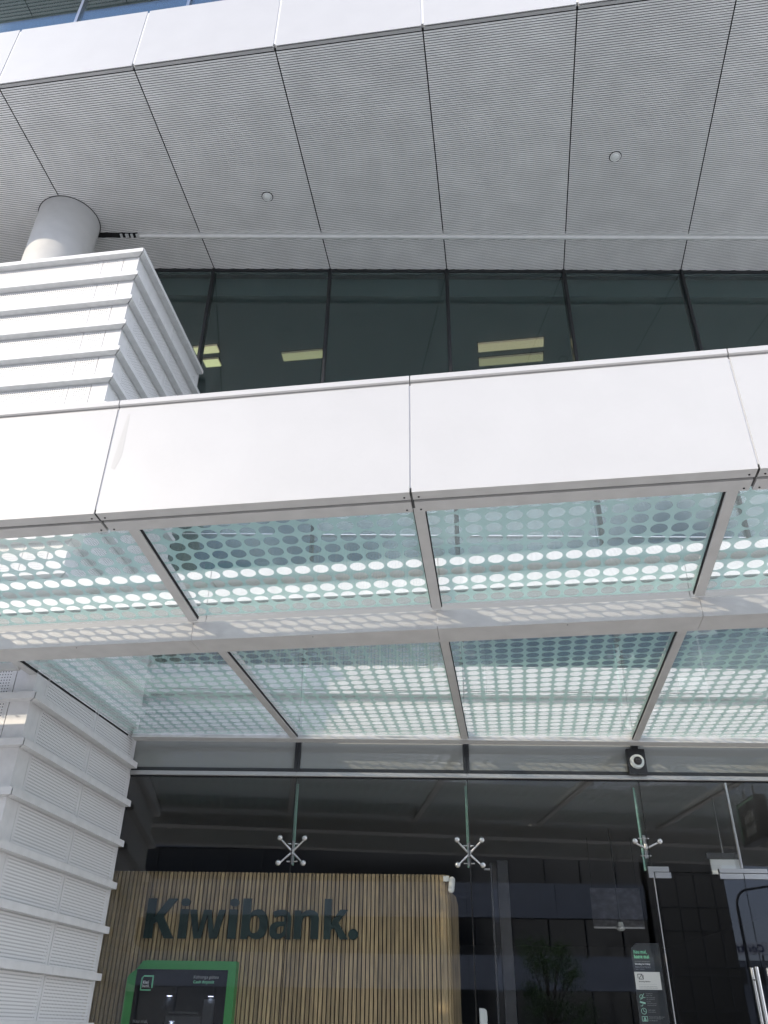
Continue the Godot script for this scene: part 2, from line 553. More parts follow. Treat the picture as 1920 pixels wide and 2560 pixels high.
func make_canopy() -> void:
	var t := thing("glass_canopy", "long white street canopy of dotted glass panes in front of the building", "canopy", Vector3.ZERO, -B)
	for k in range(-5, 4):
		var a := joint(k)
		var b := joint(k + 1)
		# front fascia: face panel, coping and underside return
		var st := st_new()
		bx(st, a + 0.005, b - 0.005, 3.704, 4.372, 4.612, 4.62)
		part(t, "fascia_panel", done(st), M.white_panel)
		st = st_new()
		bar_x(st, a + 0.003, b - 0.003, 4.388, 4.43, 4.55, 4.628, 0.006)
		bx(st, a + 0.003, b - 0.003, 4.373, 4.3875, 4.55, 4.612)
		part(t, "coping", done(st), M.white_panel)
		st = st_new()
		bx(st, a + 0.006, b - 0.006, 3.700, 3.7035, 4.552, 4.62)
		var e := part(t, "soffit_edge", done(st), M.canopy_metal)
		st = st_new()
		bx(st, a + 0.008, b - 0.008, 3.700, 3.712, 4.44, 4.530)
		bx(st, a + 0.008, b - 0.008, 3.7125, 3.90, 4.44, 4.452)
		var e2 := part(t, "soffit_strip", done(st), M.canopy_metal)
		for q in [[a + 0.035, 4.575, e], [b - 0.035, 4.575, e], [a + 0.035, 4.462, e2], [b - 0.035, 4.462, e2]]:
			var sc := part(q[2], "screw", cyl(0.005, 0.005, 0.003, 8), M.gap_black)
			sc.position = Vector3(q[0], 3.6985, q[1])
		# beams between the panes
		st = st_new()
		var w := 0.029
		hexa(st, [Vector3(a - w, front_y(3.155), 3.155), Vector3(a + w, front_y(3.155), 3.155), Vector3(a + w, front_y(3.155) + 0.09, 3.155), Vector3(a - w, front_y(3.155) + 0.09, 3.155), Vector3(a - w, front_y(4.44), 4.439), Vector3(a + w, front_y(4.44), 4.439), Vector3(a + w, front_y(4.44) + 0.09, 4.439), Vector3(a - w, front_y(4.44) + 0.09, 4.439)])
		part(t, "beam", done(st), M.canopy_metal)
		var ob := 2.935
		var oi := o_at_z(a, 0.2) + 0.002
		if k < -2:
			oi = 2.44
		st = st_new()
		hexa(st, [Vector3(a - w, rear_y(oi), oi), Vector3(a + w, rear_y(oi), oi), Vector3(a + w, rear_y(oi) + 0.09, oi), Vector3(a - w, rear_y(oi) + 0.09, oi), Vector3(a - w, rear_y(ob), ob), Vector3(a + w, rear_y(ob), ob), Vector3(a + w, rear_y(ob) + 0.09, ob), Vector3(a - w, rear_y(ob) + 0.09, ob)])
		part(t, "beam", done(st), M.canopy_metal)
		# black gaskets along each beam
		for sd in [-1.0, 1.0]:
			st = st_new()
			var x0: float = a + sd * (w + 0.0005)
			var x1: float = a + sd * (w + 0.006)
			hexa(st, [Vector3(x0, front_y(3.16) + 0.012, 3.16), Vector3(x1, front_y(3.16) + 0.012, 3.16), Vector3(x1, front_y(3.16) + 0.03, 3.16), Vector3(x0, front_y(3.16) + 0.03, 3.16), Vector3(x0, front_y(4.43) + 0.012, 4.43), Vector3(x1, front_y(4.43) + 0.012, 4.43), Vector3(x1, front_y(4.43) + 0.03, 4.43), Vector3(x0, front_y(4.43) + 0.03, 4.43)])
			hexa(st, [Vector3(x0, rear_y(oi) + 0.012, oi), Vector3(x1, rear_y(oi) + 0.012, oi), Vector3(x1, rear_y(oi) + 0.03, oi), Vector3(x0, rear_y(oi) + 0.03, oi), Vector3(x0, rear_y(2.93) + 0.012, 2.93), Vector3(x1, rear_y(2.93) + 0.012, 2.93), Vector3(x1, rear_y(2.93) + 0.03, 2.93), Vector3(x0, rear_y(2.93) + 0.03, 2.93)])
			part(t, "gasket", done(st), M.gap_black)
		# panes
		var p0 := a + 0.031
		var p1 := b - 0.031
		pane_pair(t, p0, p1, 3.158, 3.158, 4.438, true, a)
		if k >= -2:
			pane_pair(t, p0, p1, o_at_z(p0, 0.205), o_at_z(p1, 0.205), 2.935, false, a)
		else:
			pane_pair(t, p0, p1, 2.44, 2.44, 2.935, false, a)
		# middle gutter beam
		st = st_new()
		bx(st, a + 0.0015, b - 0.0015, 3.645, 3.772, 3.14, 3.15)
		bx(st, a + 0.0015, b - 0.0015, 3.645, 3.655, 2.94, 3.1395)
		bx(st, a + 0.0015, b - 0.0015, 3.6555, 3.79, 2.94, 2.95)
		var gb := part(t, "gutter_beam", done(st), M.canopy_metal)
		var sc2 := part(gb, "screw", cyl(0.004, 0.004, 0.003, 8), M.gap_grey)
		sc2.position = Vector3((a + b) / 2.0, 3.644, 3.12)
		# white upstand above the gutter, seen through the glass
		st = st_new()
		bx(st, a + 0.002, b - 0.002, 4.19, 4.265, 2.80, 2.96)
		bx(st, a + 0.002, b - 0.002, 4.005, 4.118, 2.80, 2.96)
		part(t, "gutter_upstand", done(st), M.white_metal)
		st = st_new()
		bx(st, a + 0.002, b - 0.002, 4.1185, 4.1895, 2.78, 2.815)
		bx(st, a + 0.002, b - 0.002, 3.86, 4.0045, 2.90, 2.94)
		part(t, "gutter_wall", done(st), M.galvanised)
	# runoff stain beside the left joint
	var ss := st_new()
	var xa := joint(-1)
	prism(ss, [Vector2(xa + 0.062, 4.33), Vector2(xa + 0.074, 4.33), Vector2(xa + 0.078, 4.05), Vector2(xa + 0.055, 3.965), Vector2(xa + 0.032, 3.975), Vector2(xa + 0.040, 4.08)], 4.6200, 4.6206)
	part(t, "stain", done(ss), M.stain)
	part_box(t, "fascia_backing", M.joint_grey, joint(-5), joint(4), 3.73, 4.37, 4.585, 4.6115)
	part_box(t, "fascia_lining", M.white_panel, joint(-5), joint(4), 3.905, 4.36, 4.455, 4.47)
	part_box(t, "shadow_gap", M.gap_grey, joint(-5), joint(4), 3.7135, 3.722, 4.455, 4.60)
	part_box(t, "gutter_tray", M.gap_grey, joint(-5), joint(4), 3.66, 3.67, 2.955, 3.135)
	# rail along the shopfront head (parallel to the glass)
	var st := st_new()
	bx(st, -2.46, 7.2, 3.853, 3.868, 0.105, 0.228)
	bx(st, -2.46, 7.2, 3.8685, 3.955, 0.130, 0.198)
	part(t, "rear_rail", done(st), M.canopy_metal, B)
	part_box(t, "pier_rail", M.canopy_metal, joint(-5), joint(-2) - 0.031, 3.80, 3.90, 2.40, 2.438)

# ---------------------------------------------------------------- perforated white pier
func perforated(t: Node, along_o: bool, u0: float, u1: float, y0: float, y1: float, plane: float, edge := 0.022) -> void:
	# solid margins and a perforated middle; the sheet is 3 mm thick
	var P := func(u: float, y: float, d: float) -> Vector3:
		return Vector3(plane + d, y, u) if along_o else Vector3(u, y, plane + d)
	var solid := func(st: SurfaceTool, a: float, b: float, c: float, d: float) -> void:
		hexa(st, [P.call(a, c, 0.0), P.call(b, c, 0.0), P.call(b, d, 0.0), P.call(a, d, 0.0), P.call(a, c, -0.02), P.call(b, c, -0.02), P.call(b, d, -0.02), P.call(a, d, -0.02)])
	var st := st_new()
	var pitch := 0.0228
	var nu := int((u1 - u0 - 2 * edge) / pitch)
	var nv := int((y1 - y0 - 2 * edge) / pitch)
	var m0 := (u0 + u1) / 2 - nu * pitch / 2
	var m1 := m0 + nu * pitch
	var h0 := (y0 + y1) / 2 - nv * pitch / 2
	var h1 := h0 + nv * pitch
	solid.call(st, u0, m0, y0, y1)
	solid.call(st, m1, u1, y0, y1)
	solid.call(st, m0, m1, y0, h0)
	solid.call(st, m0, m1, h1, y1)
	var pnl := part(t, "perforated_panel", done(st), M.cladding)
	st = st_new()
	var out := Vector3.RIGHT if along_o else Vector3.BACK
	var cs := [Vector2(m0, h0), Vector2(m1, h0), Vector2(m1, h1), Vector2(m0, h1)]
	for i in ([0, 1, 2, 0, 2, 3] if along_o else [0, 2, 1, 0, 3, 2]):
		var c: Vector2 = cs[i]
		st.set_normal(out)
		st.set_uv(Vector2((c.x - m0) / pitch, (c.y - h0) / pitch))
		st.add_vertex(P.call(c.x, c.y, -0.0005))
	part(pnl, "perforated_field", st.commit(), M.perforated_sheet)

func make_pier() -> void:
	var t := thing("clad_pier", "white pier clad in perforated metal panels with projecting horizontal ledges", "pier", Vector3.ZERO, -B)
	var FS := -2.452
	var FO := 2.273
	var PS := -2.38
	var PO := 2.345
	var left := -7.2
	part_box(t, "core", M.gap_grey, left, FS - 0.055, 0.0, 8.46, 0.36, FO - 0.055)
	for i in range(-6, 15):
		var top := 3.655 + 0.35 * i
		if top < 0.1:
			continue
		var bot := top - 0.052
		# ledges: front pieces and side pieces meet in a mitre
		var seams := [left, joint(-3) - 1.0, -2.9 - 0.02 * (i % 3)]
		for q in 2:
			var st := st_new()
			bx(st, seams[q] + 0.002, seams[q + 1] - 0.001, bot, top, FO + 0.002, PO)
			part(t, "ledge", done(st), M.cladding)
		var st1 := st_new()
		var x0: float = seams[2]
		hexa(st1, [Vector3(x0, bot, FO + 0.002), Vector3(FS - 0.006, bot, FO + 0.002), Vector3(PS - 0.006, bot, PO), Vector3(x0, bot, PO), Vector3(x0, top, FO + 0.002), Vector3(FS - 0.006, top, FO + 0.002), Vector3(PS - 0.006, top, PO), Vector3(x0, top, PO)])
		part(t, "ledge", done(st1), M.cladding)
		st1 = st_new()
		var sm := 1.243 if i < 10 else 1.18
		hexa(st1, [Vector3(FS + 0.002, bot, FO - 0.004), Vector3(PS, bot, PO - 0.006), Vector3(PS, bot, sm + 0.0015), Vector3(FS + 0.002, bot, sm + 0.0015), Vector3(FS + 0.002, top, FO - 0.004), Vector3(PS, top, PO - 0.006), Vector3(PS, top, sm + 0.0015), Vector3(FS + 0.002, top, sm + 0.0015)])
		part(t, "ledge", done(st1), M.cladding)
		st1 = st_new()
		bx(st1, FS + 0.002, PS, bot, top, 0.385, sm - 0.0015)
		part(t, "ledge", done(st1), M.cladding)
		if i == 14:
			continue
		# courses between this ledge and the next one up
		var y0 := top + 0.003 if i > -6 else 0.02
		var y1 := top + 0.35 - 0.052 - 0.003
		y0 = top - 0.05
		y1 = top + 0.30 + 0.045
		# folded corner strip
		var st3 := st_new()
		hexa(st3, [Vector3(FS - 0.165, y0, FO - 0.02), Vector3(FS - 0.02, y0, FO - 0.02), Vector3(FS, y0, FO), Vector3(FS - 0.165, y0, FO), Vector3(FS - 0.165, y1, FO - 0.02), Vector3(FS - 0.02, y1, FO - 0.02), Vector3(FS, y1, FO), Vector3(FS - 0.165, y1, FO)])
		hexa(st3, [Vector3(FS - 0.02, y0, FO - 0.02), Vector3(FS - 0.02, y0, FO - 0.165), Vector3(FS, y0, FO - 0.165), Vector3(FS, y0, FO), Vector3(FS - 0.02, y1, FO - 0.02), Vector3(FS - 0.02, y1, FO - 0.165), Vector3(FS, y1, FO - 0.165), Vector3(FS, y1, FO)])
		part(t, "corner_strip", done(st3), M.cladding)
		perforated(t, true, 1.215, FO - 0.169, y0, y1, FS, 0.028)
		perforated(t, true, 0.352, 1.207, y0, y1, FS, 0.028)
		part_box(t, "edge_trim", M.cladding, FS - 0.022, FS - 0.001, y0, y1, 0.335, 0.348)
		var fronts := [FS - 0.169, FS - 0.40, FS - 2.0, FS - 3.6, left]
		for q in 4:
			perforated(t, false, fronts[q + 1] + 0.003, fronts[q] - 0.003, y0, y1, FO, 0.022)
	# cap
	part_box(t, "cap", M.cladding, left, FS, 8.50, 8.53, 0.36, FO)

# ---------------------------------------------------------------- column, downlights
func make_column() -> void:
	var p := local_world(-4.115, 1.377)
	var c := cyl(0.381, 0.381, 1.96, 72)
	var t := thing("round_column", "thick round grey column rising from the white pier to the soffit", "column", Vector3(p.x, 8.53, p.y), 0.0)
	part(t, "shaft", c, M.column_paint, 0.0, Vector3(0, 0.98, 0))
	var st := st_new()
	for i in 72:
		var a0 := TAU * i / 72
		var a1 := TAU * (i + 1) / 72
		var d0 := Vector3(cos(a0), 0, sin(a0))
		var d1 := Vector3(cos(a1), 0, sin(a1))
		var y := 1.930
		quad(st, d0 * 0.383 + Vector3(0, y, 0), d1 * 0.383 + Vector3(0, y, 0), d1 * 0.392 + Vector3(0, y, 0), d0 * 0.392 + Vector3(0, y, 0), Vector3.DOWN)
	part(t, "shadow_ring", done(st), M.gap_black)

func make_downlights() -> void:
	var spots := [[-1.453, 1.40, "small round downlight in the soffit nearest the round column"], [2.841, 1.401, "small round downlight in the soffit farthest from the round column"]]
	for q in spots:
		var p := local_world(q[0], q[1])
		var t := thing("downlight", q[2], "light", Vector3(p.x, 10.467, p.y), 0.0, "round downlights in the soffit")
		var tor := TorusMesh.new()
		tor.inner_radius = 0.050
		tor.outer_radius = 0.064
		tor.rings = 32
		tor.ring_segments = 10
		part(t, "trim_ring", tor, M.slat_metal, 0.0, Vector3(0, -0.008, 0))
		part(t, "housing", cyl(0.073, 0.073, 0.05, 32), M.gap_black, 0.0, Vector3(0, 0.022, 0))
		var dome := sphere(0.05, 24, 12)
		var d := part(t, "lens", dome, M.downlight_lens, 0.0, Vector3(0, -0.004, 0))
		d.scale = Vector3(1, 0.45, 1)

# ---------------------------------------------------------------- shopfront
func spider(t: Node, x: float, y: float, four: bool) -> void:
	var st := st_new()
	tube(st, Vector3(x, y - 0.02, -0.075), Vector3(x, y + 0.02, -0.075), 0.02, 0.02, 16)
	bx(st, x - 0.013, x + 0.013, y - 0.10, y + 0.10, -0.10, -0.088)
	for yy in [-0.075, 0.075]:
		tube(st, Vector3(x - 0.05, y + yy, -0.11), Vector3(x + 0.05, y + yy, -0.11), 0.006, 0.006, 8)
	var sp := part(t, "spider_fitting", done(st), M.steel)
	for sx in [-1.0, 1.0]:
		for sy in ([-1.0, 1.0] if four else [0.3]):
			var e := Vector3(x + sx * 0.112, y + sy * (0.106 if four else 0.1), -0.03)
			st = st_new()
			tube(st, Vector3(x, y + (0.0 if four else -0.02), -0.075), e + Vector3(0, 0, -0.015), 0.011, 0.008, 10)
			part(sp, "arm", done(st), M.steel)
			var b := part(sp, "button", sphere(0.025, 20, 10), M.steel)
			b.position = e + Vector3(0, 0, 0.030)
			b.scale = Vector3(1, 1, 0.8)

func make_shopfront() -> void:
	var t := thing("shopfront", "frameless dark glass shopfront with steel spider fittings below grey spandrel panels", "shopfront")
	var xs := []
	for k in range(-3, 4):
		xs.append(0.705 + 1.61 * k)
	for i in xs.size():
		var x: float = xs[i]
		var st := st_new()
		bx(st, x - 0.027, x - 0.006, 3.60, 3.95, -0.04, 0.018)
		bx(st, x + 0.006, x + 0.027, 3.60, 3.95, -0.04, 0.018)
		bx(st, x - 0.0055, x + 0.0055, 3.60, 3.95, -0.04, 0.006)
		part(t, "spandrel_mullion", done(st), M.frame_black)
		if i == xs.size() - 1:
			continue
		st = st_new()
		bx(st, x + 0.029, x + 1.581, 3.634, 3.95, -0.03, -0.002)
		part(t, "spandrel_panel", done(st), M.spandrel_glass)
		st = st_new()
		bx(st, x + 0.028, x + 1.582, 3.600, 3.632, -0.04, 0.014)
		part(t, "spandrel_sill", done(st), M.frame_black)
		st = st_new()
		bar_x(st, x + 0.001, x + 1.609, 3.557, 3.597, -0.05, 0.03, 0.004)
		part(t, "head_rail", done(st), M.transom_metal)
		st = st_new()
		bx(st, x + 0.001, x + 1.609, 3.548, 3.556, -0.03, 0.01)
		part(t, "head_seal", done(st), M.gap_black)
	# panes: fixed lights, side light, overpanels and a pair of doors
	for i in [0, 1, 2, 3]:
		var x: float = xs[i]
		var st := st_new()
		bx(st, x + 0.004, x + 1.606, 0.02, 3.546, -0.006, 0.006)
		part(t, "glass_pane", done(st), M.glass)
	for x in [xs[4], xs[4] + 0.805, xs[5], xs[5] + 0.805]:
		var is_door: bool = x < xs[5] - 0.01
		var st := st_new()
		bx(st, x + 0.004, x + 0.801, 2.758 if is_door else 0.02, 3.546, -0.006, 0.006)
		part(t, "over_panel" if is_door else "glass_pane", done(st), M.glass)
	for d in [[xs[4] + 0.018, xs[4] + 0.802, 1], [xs[4] + 0.808, xs[4] + 1.592, -1]]:
		var st := st_new()
		bx(st, d[0], d[1], 0.02, 2.750, -0.006, 0.006)
		var door := part(t, "door", done(st), M.glass)
		st = st_new()
		if d[2] > 0:
			bx(st, d[0] + 0.003, d[0] + 0.145, 2.706, 2.753, -0.016, 0.016)
			bx(st, d[1] - 0.21, d[1] - 0.001, 2.706, 2.749, -0.016, 0.016)
		else:
			bx(st, d[0] + 0.001, d[0] + 0.21, 2.706, 2.749, -0.016, 0.016)
			bx(st, d[1] - 0.145, d[1] - 0.003, 2.706, 2.753, -0.016, 0.016)
		part(door, "patch_fitting", done(st), M.steel)
		var hx: float = d[1] - 0.065 if d[2] > 0 else d[0] + 0.065
		st = st_new()
		for zz in [0.055, -0.055]:
			tube(st, Vector3(hx, 0.85, zz), Vector3(hx, 2.02, zz), 0.016, 0.016, 16)
			for yy in [1.0, 1.93]:
				tube(st, Vector3(hx, yy, zz), Vector3(hx, yy, signf(zz) * 0.007), 0.009, 0.009, 8)
		part(door, "handle", done(st), M.steel)
	# black seals at the butt joints
	for x in [xs[1], xs[2], xs[3], xs[4]]:
		part_box(t, "butt_joint", M.gap_black, x - 0.0035, x + 0.0035, 0.02, 3.545, -0.005, 0.005)
	part_box(t, "butt_joint", M.gap_black, xs[4] + 0.802, xs[4] + 0.808, 2.756, 3.545, -0.005, 0.005)
	part_box(t, "door_seal", M.transom_metal, xs[4] + 0.006, xs[4] + 0.014, 0.02, 2.75, -0.010, 0.008)
	# overpanel patches
	var st := st_new()
	bx(st, xs[4] - 0.035, xs[4] + 0.150, 2.757, 2.800, -0.018, 0.018)
	bx(st, xs[4] - 0.035, xs[4] + 0.012, 2.708, 2.7568, -0.018, 0.018)
	part(t, "patch_fitting", done(st), M.steel)
	st = st_new()
	bx(st, xs[4] + 0.595, xs[4] + 1.02, 2.755, 2.790, -0.018, 0.018)
	part(t, "patch_fitting", done(st), M.steel)
	# glass fins and spiders
	for q in [[xs[2], 2.81], [xs[3], 2.81], [xs[4], 2.80]]:
		var f := part_box(t, "glass_fin", M.glass, q[0] - 0.006, q[0] + 0.006, q[1], 3.54, -0.20, -0.02)
		part_box(f, "fin_edge", M.glass_edge, q[0] - 0.007, q[0] + 0.007, q[1] - 0.001, 3.54, -0.206, -0.2005)
		spider(t, q[0], 2.903 if q[0] < 2.0 else 2.985, q[0] < 2.0)
	var f2 := part_box(t, "glass_fin", M.glass, xs[4] + 0.799, xs[4] + 0.811, 2.80, 3.54, -0.12, -0.02)
	part_box(f2, "fin_edge", M.transom_metal, xs[4] + 0.796, xs[4] + 0.814, 2.795, 3.54, -0.012 + 0.004, -0.0065)
	part_box(f2, "fin_edge", M.steel, xs[4] + 0.796, xs[4] + 0.814, 2.795, 3.54, 0.0065, 0.014)

func make_dome_camera() -> void:
	var t := thing("security_camera", "white domed security camera on a black plate on the grey spandrel", "camera", Vector3(2.31, 3.72, 0.02))
	part_box(t, "back_plate", M.black_plastic, -0.085, 0.085, -0.125, 0.115, 0.0, 0.045)
	part_box(t, "stem", M.black_plastic, -0.03, 0.03, 0.115, 0.23, 0.005, 0.04)
	var ring := part(t, "ring", cyl(0.068, 0.060, 0.03, 36), M.white_plastic, 0.0, Vector3(0, -0.005, 0.060))
	ring.rotation.x = PI / 2
	var d := part(t, "dome", sphere(0.04, 28, 14), M.smoked_lens, 0.0, Vector3(0, -0.005, 0.072))
	part(d, "lens", sphere(0.012, 14, 8), M.black_plastic, 0.0, Vector3(0.004, 0.0, 0.032))

# ---------------------------------------------------------------- behind the shop glass
func make_timber_wall() -> void:
	var z := -0.9
	var t := thing("timber_wall", "timber batten wall with rounded end behind the shop glass", "wall", Vector3(0, 0, z))
	rng.seed = 77
	var top := 2.85
	part_box(t, "backing", M.gap_black, -3.6, 0.47, 0.02, top - 0.01, -0.30, -0.035)
	var sti := st_new()
	bx(sti, -0.0145, 0.0145, 0.02, top, -0.03, 0.0)
	var slat := done(sti)
	var x := -3.55
	var pitch := 0.0392
	while x < 0.49:
		var p := part(t, "batten", slat, M["timber_%d" % rng.randi_range(0, 5)], 0.0, Vector3(x, 0, 0))
		p.position.z = rng.randf_range(-0.002, 0.001)
		x += pitch
	# battens round the end
	var r := 0.09
	for i in 4:
		var a := (i + 0.6) * pitch / r
		var q := part(t, "batten", slat, M["timber_%d" % rng.randi_range(0, 5)], a)
		q.position = Vector3(x - pitch + 0.005 + r * sin(a), 0, -r + r * cos(a))

	# plain timber return set back behind the rounded end
	var str_ := st_new()
	prism(str_, [Vector2(0.30, 0.02), Vector2(0.70, 0.02), Vector2(0.70, 2.66), Vector2(0.68, 2.74), Vector2(0.63, 2.79), Vector2(0.30, 2.80)], -0.76, -0.70)
	part(t, "return_panel", done(str_), M.timber_1)
	# the sign
	var sg := thing("wall_sign", "dark green sign letters reading Kiwibank. fixed across the timber battens", "sign", Vector3(0, 0, z + 0.003))
	var rows := [["K", -2.362, -2.075, 2.255, 2.602], ["i", -2.040, -1.952, 2.256, 2.605], ["w", -1.945, -1.600, 2.258, 2.506], ["i", -1.566, -1.478, 2.259, 2.607], ["b", -1.437, -1.185, 2.258, 2.610], ["a", -1.165, -0.962, 2.260, 2.515], ["n", -0.932, -0.695, 2.264, 2.516], ["k", -0.645, -0.410, 2.266, 2.615], [".", -0.408, -0.316, 2.262, 2.355]]
	for q in rows:
		if q[0] == ".":
			var dsc := part(sg, "full_stop", cyl(0.047, 0.047, 0.03, 32), M.sign_green_black)
			dsc.rotation.x = PI / 2
			dsc.position = Vector3((q[1] + q[2]) / 2, (q[3] + q[4]) / 2, 0.016)
			continue
		lettering(sg, "letter", q[0], M.sign_green_black, q[1], q[2], q[3], q[4], 0.0, 0.03)

func prism(st: SurfaceTool, pts: Array, z0: float, z1: float) -> void:
	# convex outline in x, y
	var mid := Vector2.ZERO
	for p in pts:
		mid += p / pts.size()
	var n := pts.size()
	for i in n:
		var a: Vector2 = pts[i]
		var b: Vector2 = pts[(i + 1) % n]
		var o := (a + b) / 2 - mid
		quad(st, Vector3(a.x, a.y, z0), Vector3(b.x, b.y, z0), Vector3(b.x, b.y, z1), Vector3(a.x, a.y, z1), Vector3(o.x, o.y, 0))
		tri(st, Vector3(mid.x, mid.y, z1), Vector3(a.x, a.y, z1), Vector3(b.x, b.y, z1), Vector3.BACK)
		tri(st, Vector3(mid.x, mid.y, z0), Vector3(a.x, a.y, z0), Vector3(b.x, b.y, z0), Vector3.FORWARD)

func make_cash_machine() -> void:
	var z := -0.72
	var t := thing("cash_machine", "cash machine with thick green surround and black face in the timber wall", "cash machine", Vector3(0, 0, z))
	# green surround, chamfered at its top left corner, standing out of the timber
	var st := st_new()
	var L := -2.412
	var R := -1.423
	var T := 2.06
	prism(st, [Vector2(-2.253, T), Vector2(-2.29, T - 0.006), Vector2(-2.336, 1.989), Vector2(-1.495, 1.989), Vector2(R, T)], -0.15, 0.0)
	prism(st, [Vector2(-2.336, 1.989), Vector2(-2.395, 1.945), Vector2(L, 1.918), Vector2(L, 0.55), Vector2(-2.336, 0.60)], -0.15, 0.0)
	prism(st, [Vector2(R, T), Vector2(-1.495, 1.989), Vector2(-1.495, 0.60), Vector2(R, 0.55)], -0.15, 0.0)
	prism(st, [Vector2(L, 0.55), Vector2(-2.336, 0.60), Vector2(-1.495, 0.60), Vector2(R, 0.55)], -0.15, 0.0)
	part(t, "surround", done(st), M.machine_green)
	var face := part_box(t, "face_panel", M.machine_black, -2.335, -1.496, 0.601, 1.988, -0.14, -0.012)
	# the square emblem: green frame open at its upper left, with the two words inside
	st = st_new()
	prism(st, [Vector2(-2.262, 1.939), Vector2(-2.172, 1.939), Vector2(-2.172, 1.927), Vector2(-2.270, 1.927)], -0.0115, -0.010)
	prism(st, [Vector2(-2.172, 1.9268), Vector2(-2.184, 1.9268), Vector2(-2.184, 1.838), Vector2(-2.172, 1.838)], -0.0115, -0.010)
	prism(st, [Vector2(-2.262, 1.939), Vector2(-2.284, 1.917), Vector2(-2.284, 1.827), Vector2(-2.274, 1.827), Vector2(-2.274, 1.916)], -0.0115, -0.0095)
	prism(st, [Vector2(-2.284, 1.8268), Vector2(-2.284, 1.817), Vector2(-2.186, 1.817), Vector2(-2.186, 1.8268)], -0.0115, -0.010)
	part(t, "emblem", done(st), M.print_green)
	lettering(t, "emblem_lettering", "Kiwi", M.print_white, -2.266, -2.212, 1.870, 1.897, -0.0115, 0.0015)
	lettering(t, "emblem_lettering", "bank.", M.print_white, -2.267, -2.198, 1.841, 1.868, -0.0115, 0.0015)
	lettering(t, "face_lettering", "Kuhunga pūtea", M.print_grey, -1.806, -1.577, 1.908, 1.944, -0.0115, 0.0015, true, 0.18)
	lettering(t, "face_lettering", "Cash deposit", M.print_green, -1.804, -1.613, 1.870, 1.905, -0.0115, 0.0015, true, 0.18)
	lettering(t, "face_lettering", "Nau mai,", M.print_grey, -2.306, -2.171, 1.560, 1.592, -0.0115, 0.0015, true, 0.18)
	for q in [[-2.006, 1.777, 0.024], [-1.630, 1.777, 0.024], [-1.957, 1.581, 0.024]]:
		var lp := part_box(t, "lamp", M.machine_lamp, q[0] - q[2], q[0] + q[2], q[1] - 0.003, q[1] + 0.003, -0.0115, -0.006)
		var sl := SpotLight3D.new()
		sl.name = "lamp_light"
		sl.light_energy = 0.02
		sl.light_color = Color(0.85, 0.88, 1.0)
		sl.spot_angle = 60.0
		sl.spot_range = 3.0
		sl.light_size = 0.01
		sl.shadow_enabled = true
		lp.add_child(sl)
		sl.position = Vector3(q[0], q[1] - 0.002, 0.0)
		sl.rotation.x = -PI / 2.4
	part_box(t, "cash_slot", M.machine_grey, -1.995, -1.728, 1.640, 1.655, -0.0115, -0.004)
	part_box(t, "screen_hood", M.machine_grey, -2.02, -1.70, 1.20, 1.62, -0.0115, -0.006)
	st = st_new()
	bx(st, -1.688, -1.590, 1.30, 1.755, -0.0115, -0.004)
	for i in 5:
		bx(st, -1.665, -1.612, 1.718 - i * 0.012, 1.724 - i * 0.012, -0.0039, -0.001)
	part(t, "card_reader", done(st), M.machine_grey)

